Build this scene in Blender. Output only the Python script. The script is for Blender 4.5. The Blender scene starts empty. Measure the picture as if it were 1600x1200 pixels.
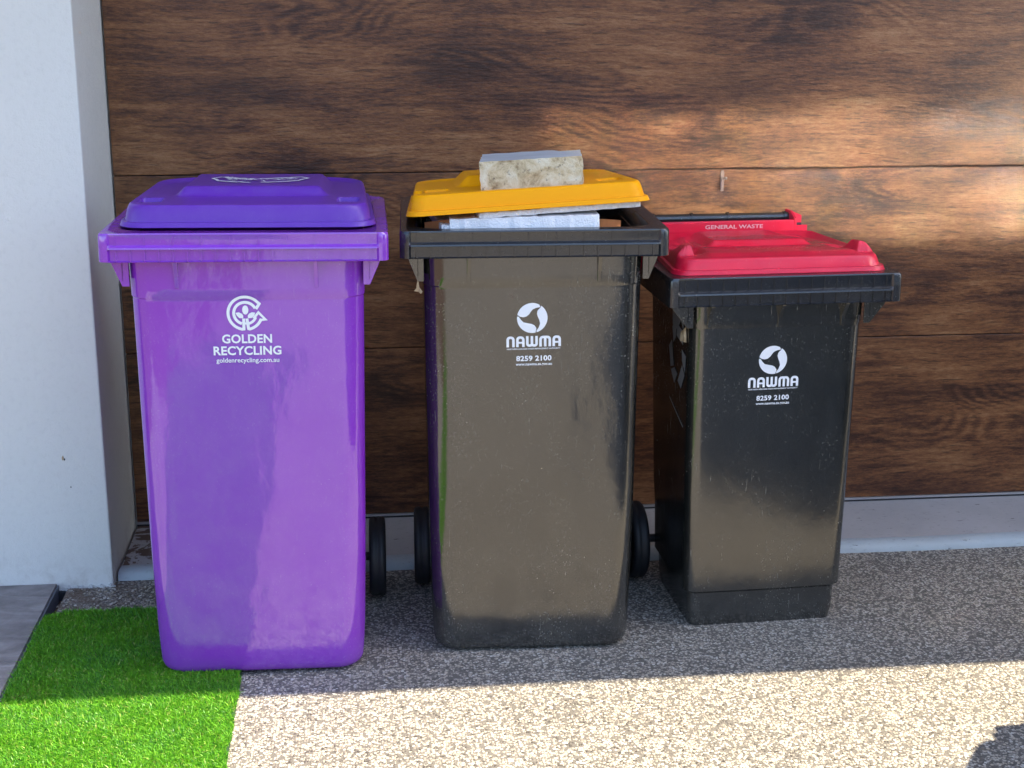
import bpy, bmesh, math, random
import numpy as np
from mathutils import Vector, Matrix, noise
random.seed(7); RNG = np.random.default_rng(7)
S = bpy.context.scene
COL = S.collection

# ------------------------------------------------------------------ camera
CAM_F, CAM_P, CAM_YAW, CAM_H, CAM_D = 2300.0, 0.25568, 0.1028, 1.469, 4.038
cd = bpy.data.cameras.new('camera'); cam = bpy.data.objects.new('camera', cd); COL.objects.link(cam)
cd.sensor_width = 36.0; cd.lens = 36.0 * CAM_F / 1600.0; cd.clip_start = 0.05; cd.clip_end = 2000
cam.location = (0, -CAM_D, CAM_H)
cam.rotation_euler = (math.pi/2 - CAM_P, 0, -CAM_YAW)
S.camera = cam

# ------------------------------------------------------------------ light
SUN_D = Vector((-0.75, 0.03, -1.0)).normalized()      # direction of travel of the light
el = math.asin(-SUN_D.z); az = math.atan2(-SUN_D.x, -SUN_D.y)
W = bpy.data.worlds.new('World'); S.world = W; W.use_nodes = True
nt = W.node_tree; bg = nt.nodes['Background']
sky = nt.nodes.new('ShaderNodeTexSky'); sky.sky_type = 'NISHITA'; sky.sun_disc = False
sky.sun_elevation = el; sky.sun_rotation = az; sky.dust_density = 1.5
nt.links.new(sky.outputs[0], bg.inputs[0]); bg.inputs[1].default_value = 0.15
sl = bpy.data.lights.new('sun', 'SUN'); sl.energy = 5.0; sl.angle = math.radians(0.5); sl.color = (1.0, 0.86, 0.63)
so = bpy.data.objects.new('sun', sl); COL.objects.link(so)
so.rotation_euler = SUN_D.to_track_quat('-Z', 'Y').to_euler()
S.view_settings.view_transform = 'Standard'; S.view_settings.look = 'None'
S.view_settings.exposure = 1.68; S.view_settings.gamma = 1.0; S.view_settings.use_curve_mapping = False
S.cycles.sample_clamp_indirect = 0.0; S.cycles.blur_glossy = 0.0; S.cycles.caustics_reflective = True
S.cycles.max_bounces = 8; S.cycles.diffuse_bounces = 4; S.cycles.glossy_bounces = 4

# ------------------------------------------------------------------ helpers
def tag(o, label=None, cat=None, group=None, kind=None):
    if label: o['label'] = label
    if cat: o['category'] = cat
    if group: o['group'] = group
    if kind: o['kind'] = kind
    return o
def empty(name, loc, rot=(0, 0, 0)):
    o = bpy.data.objects.new(name, None); COL.objects.link(o); o.location = loc; o.rotation_euler = rot
    o.empty_display_size = 0.1
    return o
def link(name, me, mat, parent=None, smooth=False, loc=None):
    if mat is not None and len(me.materials) == 0: me.materials.append(mat)
    o = bpy.data.objects.new(name, me); COL.objects.link(o)
    if parent: o.parent = parent
    if loc: o.location = loc
    if smooth:
        me.polygons.foreach_set('use_smooth', [True]*len(me.polygons))
        try: me.set_sharp_from_angle(angle=math.radians(smooth if smooth is not True else 40))
        except Exception: pass
    return o
class MB:
    def __init__(s): s.v = []; s.f = []
    def add(s, vs, fs):
        n = len(s.v); s.v += [tuple(v) for v in vs]; s.f += [tuple(i+n for i in f) for f in fs]; return s
    def box(s, x0, x1, y0, y1, z0, z1):
        v = [(x0,y0,z0),(x1,y0,z0),(x1,y1,z0),(x0,y1,z0),(x0,y0,z1),(x1,y0,z1),(x1,y1,z1),(x0,y1,z1)]
        return s.add(v, [(3,2,1,0),(4,5,6,7),(0,1,5,4),(1,2,6,5),(2,3,7,6),(3,0,4,7)])
    def loft(s, rings, cap0=True, cap1=True):
        n = len(rings[0]); vs = [p for r in rings for p in r]; fs = []
        for k in range(len(rings)-1):
            for i in range(n):
                j = (i+1) % n; fs.append((k*n+i, k*n+j, (k+1)*n+j, (k+1)*n+i))
        if cap0: fs.append(tuple(range(n-1, -1, -1)))
        if cap1: fs.append(tuple((len(rings)-1)*n+i for i in range(n)))
        return s.add(vs, fs)
    def prism(s, poly, axis, a, b):
        # poly of 2-tuples, extruded along axis from a to b
        def P(p, t):
            return {'x': (t, p[0], p[1]), 'y': (p[0], t, p[1]), 'z': (p[0], p[1], t)}[axis]
        n = len(poly)
        vs = [P(p, a) for p in poly] + [P(p, b) for p in poly]
        fs = [tuple(range(n)), tuple(range(2*n-1, n-1, -1))] + [(i, i+n, (i+1) % n+n, (i+1) % n) for i in range(n)]
        return s.add(vs, fs)
    def cyl(s, c, axis, r, a, b, n=32, r2=None):
        r2 = r if r2 is None else r2
        def ring(t, rr):
            out = []
            for i in range(n):
                q = 2*math.pi*i/n; u, w = rr*math.cos(q), rr*math.sin(q)
                out.append({'x': (t, c[0]+u, c[1]+w), 'y': (c[0]+u, t, c[1]+w), 'z': (c[0]+u, c[1]+w, t)}[axis])
            return out
        return s.loft([ring(a, r), ring(b, r2)])
    def lathe(s, prof, axis, c, n=40):
        rings = []
        for (t, rr) in prof:
            rings.append([{'x': (t, c[0]+rr*math.cos(2*math.pi*i/n), c[1]+rr*math.sin(2*math.pi*i/n)),
                           'z': (c[0]+rr*math.cos(2*math.pi*i/n), c[1]+rr*math.sin(2*math.pi*i/n), t)}[axis] for i in range(n)])
        return s.loft(rings)
    def mesh(s, name):
        me = bpy.data.meshes.new(name); me.from_pydata(s.v, [], s.f); me.update()
        bm = bmesh.new(); bm.from_mesh(me); bmesh.ops.recalc_face_normals(bm, faces=bm.faces); bm.to_mesh(me); bm.free()
        return me
    def build(s, name, mat, parent=None, smooth=False, off=(0, 0, 0), bevel=0, seg=2):
        if off != (0, 0, 0): s.v = [(a+off[0], b+off[1], c+off[2]) for a, b, c in s.v]
        me = s.mesh(name)
        if bevel:
            bm = bmesh.new(); bm.from_mesh(me)
            bmesh.ops.bevel(bm, geom=[e for e in bm.edges if e.calc_face_angle(0) > 0.5], offset=bevel, segments=seg, affect='EDGES', profile=0.5)
            bm.to_mesh(me); bm.free()
        return link(name, me, mat, parent, smooth)

# ------------------------------------------------------------------ materials
class NT:
    def __init__(s, name):
        s.m = bpy.data.materials.new(name); s.m.use_nodes = True; s.t = s.m.node_tree
        s.b = s.t.nodes['Principled BSDF']; s.tc = s.t.nodes.new('ShaderNodeTexCoord')
    def n(s, typ, **kw):
        o = s.t.nodes.new('ShaderNode'+typ)
        for k, v in kw.items(): setattr(o, k, v)
        return o
    def put(s, sock, v):
        if isinstance(v, bpy.types.NodeSocket): s.t.links.new(v, sock)
        else: sock.default_value = v
    def map(s, scale=(1, 1, 1), rot=(0, 0, 0), loc=(0, 0, 0), src='Object', vec=None):
        m = s.n('Mapping'); s.put(m.inputs[0], vec if vec is not None else s.tc.outputs[src])
        m.inputs['Scale'].default_value = scale; m.inputs['Rotation'].default_value = rot; m.inputs['Location'].default_value = loc
        return m.outputs[0]
    def noise(s, vec, scale, detail=4, rough=0.55, dist=0.0, out='Fac'):
        o = s.n('TexNoise'); s.put(o.inputs['Vector'], vec); o.inputs['Scale'].default_value = scale
        o.inputs['Detail'].default_value = detail; o.inputs['Roughness'].default_value = rough; o.inputs['Distortion'].default_value = dist
        return o.outputs[out]
    def voro(s, vec, scale, feature='F1', out='Distance', rand=1.0):
        o = s.n('TexVoronoi', feature=feature); s.put(o.inputs['Vector'], vec); o.inputs['Scale'].default_value = scale
        o.inputs['Randomness'].default_value = rand
        return o.outputs[out]
    def ramp(s, fac, stops, interp='LINEAR'):
        r = s.n('ValToRGB'); s.put(r.inputs[0], fac); cr = r.color_ramp; cr.interpolation = interp
        while len(cr.elements) < len(stops): cr.elements.new(0.5)
        for e, (p, c) in zip(cr.elements, stops):
            e.position = p; e.color = (*c, 1) if not isinstance(c, (int, float)) else (c, c, c, 1)
        return r.outputs[0]
    def mix(s, fac, a, b, mode='MIX'):
        m = s.n('Mix', data_type='RGBA', blend_type=mode)
        def c(v): return (*v, 1) if isinstance(v, tuple) and len(v) == 3 else v
        s.put(m.inputs['Factor'], fac); s.put(m.inputs[6], c(a)); s.put(m.inputs[7], c(b)); return m.outputs[2]
    def math(s, op, a, b=0.0, c=0.0, clamp=False):
        m = s.n('Math', operation=op, use_clamp=clamp); s.put(m.inputs[0], a); s.put(m.inputs[1], b)
        if op in ('MULTIPLY_ADD', 'SMOOTH_MIN', 'WRAP', 'COMPARE'): s.put(m.inputs[2], c)
        return m.outputs[0]
    def sep(s, vec):
        o = s.n('SeparateXYZ'); s.put(o.inputs[0], vec); return o.outputs
    def maprange(s, v, a, b, c=0.0, d=1.0):
        o = s.n('MapRange'); s.put(o.inputs[0], v)
        for i, q in enumerate((a, b, c, d)): o.inputs[i+1].default_value = q
        return o.outputs[0]
    def bump(s, h, strength=0.5, dist=0.001, normal=None):
        o = s.n('Bump'); s.put(o.inputs['Height'], h); s.put(o.inputs['Strength'], strength); o.inputs['Distance'].default_value = dist
        if normal is not None: s.put(o.inputs['Normal'], normal)
        return o.outputs[0]
    def out(s, color, rough=0.5, normal=None, spec=None, metal=None, coat=None):
        s.put(s.b.inputs['Base Color'], (*color, 1) if isinstance(color, tuple) and len(color) == 3 else color)
        s.put(s.b.inputs['Roughness'], rough)
        if normal is not None: s.put(s.b.inputs['Normal'], normal)
        if spec is not None: s.put(s.b.inputs['Specular IOR Level'], spec)
        if metal is not None: s.b.inputs['Metallic'].default_value = metal
        if coat is not None: s.b.inputs['Coat Weight'].default_value = coat; s.b.inputs['Coat Roughness'].default_value = 0.03
        return s.m

def mat_plain(name, col, rough=0.5, **k): return NT(name).out(col, rough, **k)

def mat_plastic(name, col, rough=0.25, spec=0.7, dust=0.25, dustcol=(0.28, 0.24, 0.19), wave=0.35, scratch=0.5, speck=0.1, ior=1.5):
    t = NT(name); o = t.tc.outputs['Object']
    big = t.noise(o, 3.0, 4, 0.6); mid = t.noise(o, 14, 5, 0.65)
    sp = t.noise(t.map((1, 1, 0.7)), 260, 2, 0.6)                    # fine dust specks
    area = t.ramp(t.math('MULTIPLY', big, mid), [(0.17, 0.0), (0.42, 1.0)])
    spk = t.ramp(sp, [(0.60, 0.0), (0.72, 1.0)])
    fib = t.noise(t.map((1, 1, 0.09), rot=(0.1, 0.25, 0)), 170, 3, 0.6)
    fib2 = t.noise(t.map((1, 1, 0.06), rot=(0, -0.6, 0)), 120, 3, 0.6)
    scr = t.math('MAXIMUM', t.ramp(fib, [(0.66, 0.0), (0.74, 1.0)]), t.ramp(fib2, [(0.70, 0.0), (0.76, 0.8)]))
    pat = t.ramp(t.noise(o, 6, 3, 0.5), [(0.42, 0.0), (0.62, 1.0)])
    dot = t.ramp(t.voro(o, 55), [(0.03, 1.0), (0.085, 0.0)])
    dotm = t.math('MULTIPLY', dot, t.ramp(t.noise(o, 9, 2), [(0.5, 0.0), (0.6, 1.0)]))
    mask = t.ramp(t.math('ADD', t.math('MULTIPLY', mid, 0.5), t.math('MULTIPLY', big, 0.5)), [(0.40, 0.12), (0.60, 1.0)])
    d = t.math('ADD', t.math('MULTIPLY', area, dust), t.math('MULTIPLY', t.math('MULTIPLY', spk, mask), speck))
    d = t.math('ADD', d, t.math('MULTIPLY', t.math('MULTIPLY', scr, pat), 0.40*scratch))
    d = t.math('ADD', d, t.math('MULTIPLY', dotm, min(0.6, 2.2*speck)))
    low = t.math('MULTIPLY', t.maprange(t.sep(o)[2], 0.16, 0.0), t.ramp(t.noise(t.map((1, 1, 1.6)), 22, 5, 0.7), [(0.36, 0.1), (0.62, 1.0)]))
    d = t.math('ADD', d, t.math('MULTIPLY', low, 0.30*speck), clamp=True)
    c = t.mix(d, col, dustcol)
    r = t.math('ADD', rough, t.math('MULTIPLY', d, 0.35), clamp=True)
    wv = t.math('ADD', t.noise(t.map((1, 1, 0.55)), 7, 2, 0.4), t.math('MULTIPLY', t.noise(t.map((1, 1, 0.6)), 28, 3, 0.5), 0.16)); fine = t.noise(o, 60, 3, 0.6)
    nb = t.bump(wv, wave, 0.006)
    nb = t.bump(t.math('ADD', fine, t.math('MULTIPLY', t.math('MULTIPLY', scr, pat), -0.6*scratch)), 0.10, 0.0015, nb)
    t.b.inputs['IOR'].default_value = ior
    return t.out(c, r, nb, spec=spec)

def mat_wood():
    t = NT('wood_laminate'); o = t.tc.outputs['Object']
    warp = t.noise(t.map((0.5, 1, 1.0)), 2.6, 3, 0.5, out='Color')
    wv = t.n('VectorMath', operation='MULTIPLY_ADD'); t.put(wv.inputs[0], warp); wv.inputs[1].default_value = (0.10, 0, 0.075); t.put(wv.inputs[2], o)
    w = wv.outputs[0]
    big = t.noise(t.map((0.30, 1, 1.0), vec=w), 7.0, 3, 0.5)
    band = t.noise(t.map((0.13, 1, 1.0), vec=w, loc=(3, 0, 1)), 22, 6, 0.65)
    line = t.noise(t.map((0.11, 1, 1.0), vec=w), 62, 4, 0.7)
    fine = t.noise(t.map((0.22, 1, 1.0), vec=o), 170, 4, 0.8)
    f = t.noise(t.map((0.26, 1, 1.0), vec=w, loc=(7, 0, 2)), 4.2, 2, 0.35)
    jag = t.noise(t.map((0.8, 1, 1.3)), 75, 3, 0.65)
    ph = t.math('ADD', t.math('MULTIPLY', f, 210.0), t.math('MULTIPLY', jag, 4.5))
    saw = t.maprange(t.math('SINE', ph), -1, 1)
    where = t.ramp(t.noise(t.map((0.35, 1, 1.3), loc=(1, 5, 4)), 5.0, 2), [(0.50, 0.0), (0.60, 1.0)])
    fig = t.math('MULTIPLY', saw, where)
    S_ = lambda v, k: t.math('MULTIPLY', t.math('SUBTRACT', v, 0.5), k)
    v = t.math('ADD', 0.5, S_(big, 0.58))
    for q, k in ((band, 0.52), (line, 0.42), (fine, 0.55)): v = t.math('ADD', v, S_(q, k))
    v = t.math('ADD', v, t.math('MULTIPLY', fig, -0.13))
    c = t.ramp(v, [(0.28, (0.034, 0.0125, 0.0080)), (0.40, (0.082, 0.0310, 0.0160)), (0.49, (0.150, 0.0590, 0.0245)), (0.57, (0.212, 0.0900, 0.0360)), (0.70, (0.29, 0.145, 0.068))])
    pore = t.ramp(t.noise(t.map((0.10, 1, 1.0), vec=w), 135, 3, 0.6), [(0.57, 0.0), (0.64, 1.0)])
    c = t.mix(t.math('MULTIPLY', pore, 0.60), c, (0.022, 0.009, 0.006))
    kn = t.voro(t.map((0.40, 1, 1.0), vec=w, loc=(0.3, 0, 0.6)), 3.1)
    k = t.ramp(kn, [(0.0, 1.0), (0.10, 0.8), (0.24, 0.0)])
    c = t.mix(t.math('MULTIPLY', k, 0.40), c, (0.026, 0.011, 0.008))
    emb = t.noise(t.map((0.25, 1, 1.0)), 220, 3, 0.7)
    emb2 = t.noise(t.map((0.22, 1, 1.0), rot=(0, 0.10, 0)), 110, 3, 0.6)
    ticks = t.noise(t.map((1, 1, 0.10)), 60, 2, 0.5)
    h = t.math('ADD', t.math('ADD', emb, t.math('MULTIPLY', emb2, 0.9)), t.math('MULTIPLY', ticks, 0.22))
    nb = t.bump(h, 0.75, 0.0014)
    nb = t.bump(t.noise(t.map((0.5, 1, 1.0)), 3, 2), 0.25, 0.01, nb)
    r = t.maprange(emb, 0.3, 0.7, 0.28, 0.44)
    return t.out(c, r, nb, spec=0.42)

def mat_render(name, col, amp=0.45):
    t = NT(name); o = t.tc.outputs['Object']
    n1 = t.noise(o, 220, 4, 0.7); n2 = t.noise(o, 60, 3, 0.6); big = t.noise(o, 1.6, 5, 0.6)
    c = t.mix(t.ramp(big, [(0.3, 0.0), (0.7, 1.0)]), tuple(x*0.95 for x in col), col)
    c = t.mix(t.ramp(n2, [(0.25, 0.35), (0.5, 0.0)]), c, tuple(x*0.82 for x in col))
    z = t.sep(o)[2]
    st = t.math('MULTIPLY', t.maprange(z, 0.10, 0.0), t.ramp(t.noise(o, 18, 5, 0.7), [(0.46, 0.0), (0.66, 0.40)]))
    c = t.mix(st, c, (0.30, 0.25, 0.20))
    nb = t.bump(t.math('ADD', n1, t.math('MULTIPLY', n2, 1.3)), amp, 0.0022)
    return t.out(c, 0.85, nb, spec=0.25)

def mat_aggregate():
    t = NT('exposed_aggregate'); o = t.tc.outputs['Object']
    wob = t.noise(o, 90, 2, 0.5, out='Color')
    w = t.n('VectorMath', operation='MULTIPLY_ADD'); t.put(w.inputs[0], wob); w.inputs[1].default_value = (0.006, 0.006, 0.0); t.put(w.inputs[2], o)
    vec = t.map((1, 1, 0.0), vec=w.outputs[0])
    d1 = t.voro(vec, 170, 'F1', 'Distance'); c1 = t.voro(vec, 170, 'F1', 'Color'); e1 = t.voro(vec, 170, 'DISTANCE_TO_EDGE', 'Distance')
    r = t.sep(c1)
    peb = t.ramp(r[0], [(0.0, (0.032, 0.032, 0.034)), (0.16, (0.10, 0.098, 0.096)), (0.27, (0.30, 0.275, 0.245)), (0.46, (0.44, 0.405, 0.355)), (0.64, (0.55, 0.49, 0.40)), (0.82, (0.60, 0.57, 0.51)), (0.95, (0.70, 0.69, 0.65))], 'LINEAR')
    vein = t.noise(o, 420, 3, 0.6)
    peb = t.mix(t.maprange(vein, 0.3, 0.7, 0.0, 0.35), peb, (0.20, 0.16, 0.12))
    gap = t.math('MAXIMUM', t.ramp(e1, [(0.0, 1.0), (0.10, 0.0)]), t.ramp(d1, [(0.56, 0.0), (0.68, 1.0)]))
    sunk = t.ramp(r[1], [(0.12, 1.0), (0.20, 0.0)])                  # cells that are cement matrix instead of stone
    m = t.math('MAXIMUM', gap, sunk)
    c = t.mix(m, peb, t.mix(t.noise(o, 300, 3), (0.075, 0.073, 0.070), (0.19, 0.175, 0.155)))
    big = t.noise(o, 2.2, 4, 0.6)
    c = t.mix(t.ramp(big, [(0.35, 0.0), (0.7, 0.35)]), c, t.mix(1.0, c, (0.72, 0.68, 0.64), 'MULTIPLY'))
    y = t.sep(o)[1]
    dirt = t.math('MULTIPLY', t.math('MULTIPLY', t.maprange(t.sep(o)[0], -0.50, -0.72), t.ramp(t.noise(o, 14, 4, 0.7), [(0.40, 0.0), (0.55, 0.85)])), 1.0)
    c = t.mix(dirt, c, (0.11, 0.065, 0.04))
    dome = t.math('SQRT', t.math('SUBTRACT', 1.0, t.math('MULTIPLY', t.math('MINIMUM', t.math('MULTIPLY', d1, 1.5), 1.0), t.math('MINIMUM', t.math('MULTIPLY', d1, 1.5), 1.0))))
    h = t.math('MULTIPLY', t.math('ADD', t.math('MULTIPLY', dome, 0.6), t.math('MULTIPLY', t.math('MINIMUM', t.math('MULTIPLY', e1, 4.0), 1.0), 0.6)), t.math('SUBTRACT', 1.0, t.math('MULTIPLY', sunk, 0.75)))
    h = t.math('ADD', h, t.math('MULTIPLY', r[2], 0.35))
    nb = t.bump(h, 0.6, 0.0028)
    return t.out(c, t.math('MULTIPLY_ADD', m, 0.25, 0.42), nb, spec=0.45)

def mat_concrete(name, col, stain=True):
    t = NT(name); o = t.tc.outputs['Object']
    n = t.noise(o, 5, 6, 0.65); f = t.noise(t.map((0.5, 1, 1)), 90, 4, 0.7)
    c = t.mix(t.ramp(n, [(0.3, 0.0), (0.7, 1.0)]), tuple(x*0.86 for x in col), col)
    c = t.mix(t.ramp(f, [(0.28, 0.6), (0.42, 0.0)]), c, tuple(x*0.55 for x in col))
    pit = t.ramp(t.noise(t.map((0.35, 1, 1)), 70, 4, 0.75), [(0.30, 1.0), (0.36, 0.0)])
    c = t.mix(pit, c, (0.06, 0.055, 0.05))
    if stain:
        x = t.sep(o)[0]
        st = t.math('MULTIPLY', t.maprange(x, -0.50, -0.60), t.ramp(t.noise(o, 11, 4, 0.6, 0.6), [(0.49, 0.0), (0.52, 0.9)]))
        c = t.mix(st, c, (0.10, 0.055, 0.035))
    return t.out(c, 0.75, t.bump(t.math('ADD', f, n), 0.4, 0.002), spec=0.3)

M = {}
M['purple'] = mat_plastic('purple_plastic', (0.225, 0.028, 0.50), 0.085, 1.0, 0.05, (0.62, 0.48, 0.74), 0.8, 0.20, 0.10, 1.6)
M['violet'] = mat_plastic('violet_lid_plastic', (0.120, 0.022, 0.38), 0.30, 0.45, 0.10, (0.35, 0.28, 0.5), 0.15, 0.1, 0.10)
M['black'] = mat_plastic('dusty_black_plastic', (0.009, 0.0095, 0.010), 0.15, 1.0, 0.035, (0.27, 0.26, 0.23), 0.75, 1.0, 0.42, 1.62)
M['black2'] = mat_plastic('scratched_black_plastic', (0.008, 0.009, 0.009), 0.19, 1.0, 0.045, (0.25, 0.24, 0.21), 0.65, 1.6, 0.36, 1.62)
M['rimblack'] = mat_plastic('rim_black_plastic', (0.011, 0.013, 0.018), 0.22, 0.9, 0.05, (0.20, 0.19, 0.17), 0.3, 0.4, 0.18)
M['yellow'] = mat_plastic('yellow_plastic', (0.95, 0.385, 0.002), 0.38, 0.15, 0.0, (0.55, 0.35, 0.1), 0.12, 0.05, 0.03)
M['red'] = mat_plastic('red_plastic', (0.68, 0.007, 0.042), 0.22, 0.5, 0.08, (0.50, 0.22, 0.25), 0.15, 0.2, 0.10)
M['wood'] = mat_wood()
M['wall'] = mat_render('white_render', (0.70, 0.705, 0.68))
M['agg'] = mat_aggregate()
M['slab'] = mat_concrete('pale_concrete', (0.46, 0.45, 0.46))
M['seal'] = mat_concrete('grey_sealant', (0.46, 0.52, 0.56), False)
M['rubber'] = NT('rubber').out((0.012, 0.014, 0.018), 0.55)
M['hub'] = mat_plain('hub_plastic', (0.016, 0.018, 0.022), 0.4)
M['alu'] = mat_plain('aluminium', (0.5, 0.5, 0.52), 0.4, metal=0.6)
M['darkseal_gap'] = mat_plain('dark_rubber_seal_and_gap', (0.02, 0.022, 0.028), 0.6)
M['print'] = mat_plain('white_print', (0.80, 0.82, 0.88), 0.45)
M['greyprint'] = mat_plain('grey_print', (0.20, 0.205, 0.22), 0.5)
M['leaf'] = mat_plain('dry_leaf', (0.42, 0.31, 0.19), 0.8)
def mat_cream():
    t = NT('torn_paper'); o = t.tc.outputs['Object']
    return t.out(t.ramp(t.noise(o, 60, 4), [(0.35, (0.28, 0.19, 0.1)), (0.6, (0.6, 0.48, 0.32))]), 0.8)
M['paper'] = mat_cream()
def mat_foam():
    t = NT('polystyrene'); o = t.tc.outputs['Object']
    v = t.voro(o, 260); n = t.noise(o, 12, 4)
    return t.out(t.mix(t.ramp(n, [(0.4, 0.0), (0.7, 0.5)]), (0.90, 0.90, 0.92), (0.80, 0.79, 0.79)), 0.8, t.bump(v, 0.5, 0.003))
M['foam'] = mat_foam()
def mat_card():
    t = NT('cardboard'); o = t.tc.outputs['Object']
    return t.out(t.mix(t.noise(t.map((1, 1, 0.15)), 90, 3), (0.46, 0.17, 0.06), (0.62, 0.25, 0.09)), 0.8)
M['card'] = mat_card()
def mat_stone():
    t = NT('cut_stone'); o = t.tc.outputs['Object']; g = t.n('NewGeometry')
    nz = t.sep(t.tc.outputs['Normal'])[2]
    top = t.ramp(nz, [(0.5, 0.0), (0.8, 1.0)])
    n1 = t.noise(o, 26, 6, 0.7, 0.5); n2 = t.noise(o, 110, 4, 0.7)
    rough = t.ramp(n1, [(0.32, (0.20, 0.13, 0.07)), (0.42, (0.42, 0.33, 0.20)), (0.52, (0.60, 0.50, 0.33)), (0.66, (0.70, 0.64, 0.50))])
    rough = t.mix(t.ramp(n2, [(0.30, 0.8), (0.42, 0.0)]), rough, (0.13, 0.10, 0.08))
    n3 = t.noise(t.map((0.3, 1, 1)), 22, 5, 0.6)
    smooth = t.ramp(n3, [(0.3, (0.36, 0.38, 0.41)), (0.7, (0.50, 0.52, 0.55))])
    return t.out(t.mix(top, rough, smooth), 0.75, t.bump(t.math('ADD', n1, t.math('MULTIPLY', n2, 0.5)), t.maprange(top, 0, 1, 0.9, 0.15), 0.004), spec=0.3)
M['stone'] = mat_stone()
def mat_tile():
    t = NT('slate_look_tile'); o = t.tc.outputs['Object']
    n = t.noise(t.map((0.7, 2.2, 1)), 6, 5, 0.55, 1.2); f = t.noise(o, 45, 4, 0.6)
    c = t.ramp(t.math('ADD', t.math('MULTIPLY', n, 0.75), t.math('MULTIPLY', f, 0.25)), [(0.32, (0.14, 0.125, 0.12)), (0.5, (0.235, 0.21, 0.205)), (0.66, (0.34, 0.315, 0.31))])
    return t.out(c, 0.5, t.bump(t.math('ADD', n, t.math('MULTIPLY', f, 0.2)), 0.7, 0.012), spec=0.4)
M['tile'] = mat_tile()
def mat_blade():
    t = NT('turf_fibre'); a = t.n('Attribute'); a.attribute_name = 'tint'
    c = t.ramp(a.outputs['Fac'], [(0.0, (0.035, 0.17, 0.030)), (0.45, (0.145, 0.43, 0.030)), (0.85, (0.27, 0.60, 0.036)), (1.0, (0.45, 0.52, 0.14))])
    m = t.out(c, 0.38, spec=0.4)
    tr = t.n('BsdfTranslucent'); t.put(tr.inputs[0], c); ms = t.n('MixShader'); ms.inputs[0].default_value = 0.3
    t.put(ms.inputs[1], t.b.outputs[0]); t.put(ms.inputs[2], tr.outputs[0]); t.put(t.t.nodes['Material Output'].inputs[0], ms.outputs[0])
    return m
M['blade'] = mat_blade()
M['backing'] = mat_plain('turf_backing', (0.012, 0.045, 0.012), 0.9)
def mat_dirt():
    t = NT('dirt'); o = t.tc.outputs['Object']
    return t.out(t.ramp(t.noise(o, 40, 6, 0.7), [(0.3, (0.045, 0.03, 0.022)), (0.6, (0.15, 0.085, 0.055)), (0.75, (0.25, 0.2, 0.15))]), 0.9, t.bump(t.noise(o, 120, 5, 0.7), 0.9, 0.006))
M['dirt'] = mat_dirt()
M['asphalt'] = mat_concrete('asphalt', (0.06, 0.06, 0.06), False)
M['kerb'] = mat_concrete('kerb_concrete', (0.35, 0.34, 0.32), False)

# ------------------------------------------------------------------ ground and setting
g = MB(); R_ = 400
g.add([(-R_, -R_, -0.032), (R_, -R_, -0.032), (R_, R_, -0.032), (-R_, R_, -0.032)], [(0, 1, 2, 3)])
tag(g.build('ground', M['dirt']), kind='structure')
d = MB(); d.box(-0.775, 6.4, -9.0, -0.345, -0.03, 0.0)
tag(d.build('driveway', M['agg']), kind='structure')
WALL_Y = -0.40
# slab under the door
s = MB(); s.box(-0.655, 5.0, -0.345, 0.25, -0.02, 0.018)
slab = tag(s.build('garage_slab', M['slab'], bevel=0.003), kind='structure')
# trowelled sealant ridge in front of slab, uneven
rings = []
for i in range(161):
    x = -0.654 + i*(5.6/160)
    wob = noise.noise(Vector((x*3, 0, 0)))*0.006; hb = 0.020 + 0.003*noise.noise(Vector((x*5, 4, 0)))
    rings.append([(x, -0.366+wob, 0.0), (x, -0.364+wob, 0.010), (x, -0.352+wob, hb+0.001), (x, -0.318+wob*1.5, hb+0.0015), (x, -0.300+wob*2, 0.0178), (x, -0.3, 0.001)])
b = MB(); b.loft(rings); b.build('sealant_ridge', M['seal'], slab, smooth=60)

# garage wall: pier, lintel, right pier, one building
wall = empty('garage_wall', (0, WALL_Y, 0)); tag(wall, 'white rendered garage wall with its square pier left of the wooden door', 'wall')
b = MB(); b.box(-5.0, -0.66, WALL_Y, 3.5, -0.03, 3.1)
o = b.build('wall_pier', M['wall'], wall, off=(0, -WALL_Y, 0), bevel=0.004)
b = MB(); b.box(-0.6595, 4.4, WALL_Y+0.0005, 3.5, 2.30, 3.0995)
b.build('lintel', M['wall'], wall, off=(0, -WALL_Y, 0))
b = MB(); b.box(4.4005, 6.5, WALL_Y, 3.5, -0.03, 3.1)
b.build('wall_pier', M['wall'], wall, off=(0, -WALL_Y, 0), bevel=0.004)
b = MB(); b.box(-5.5, 7.0, -1.148, 3.6, 3.101, 3.13)
b.build('roof_sheet', M['alu'], wall, off=(0, -WALL_Y, 0))
b = MB(); b.box(-5.45, 6.95, -1.146, WALL_Y-0.001, 2.60, 2.612); b.build('soffit', M['wall'], wall, off=(0, -WALL_Y, 0))
b = MB(); b.box(-5.5, 7.0, -1.150, -1.1465, 2.59, 2.80); b.build('fascia', M['alu'], wall, off=(0, -WALL_Y, 0))
b = MB(); b.box(-5.5, 7.0, -1.145, -1.10, 2.70, 3.10); b.build('gutter_board', M['alu'], wall, off=(0, -WALL_Y, 0))
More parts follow.
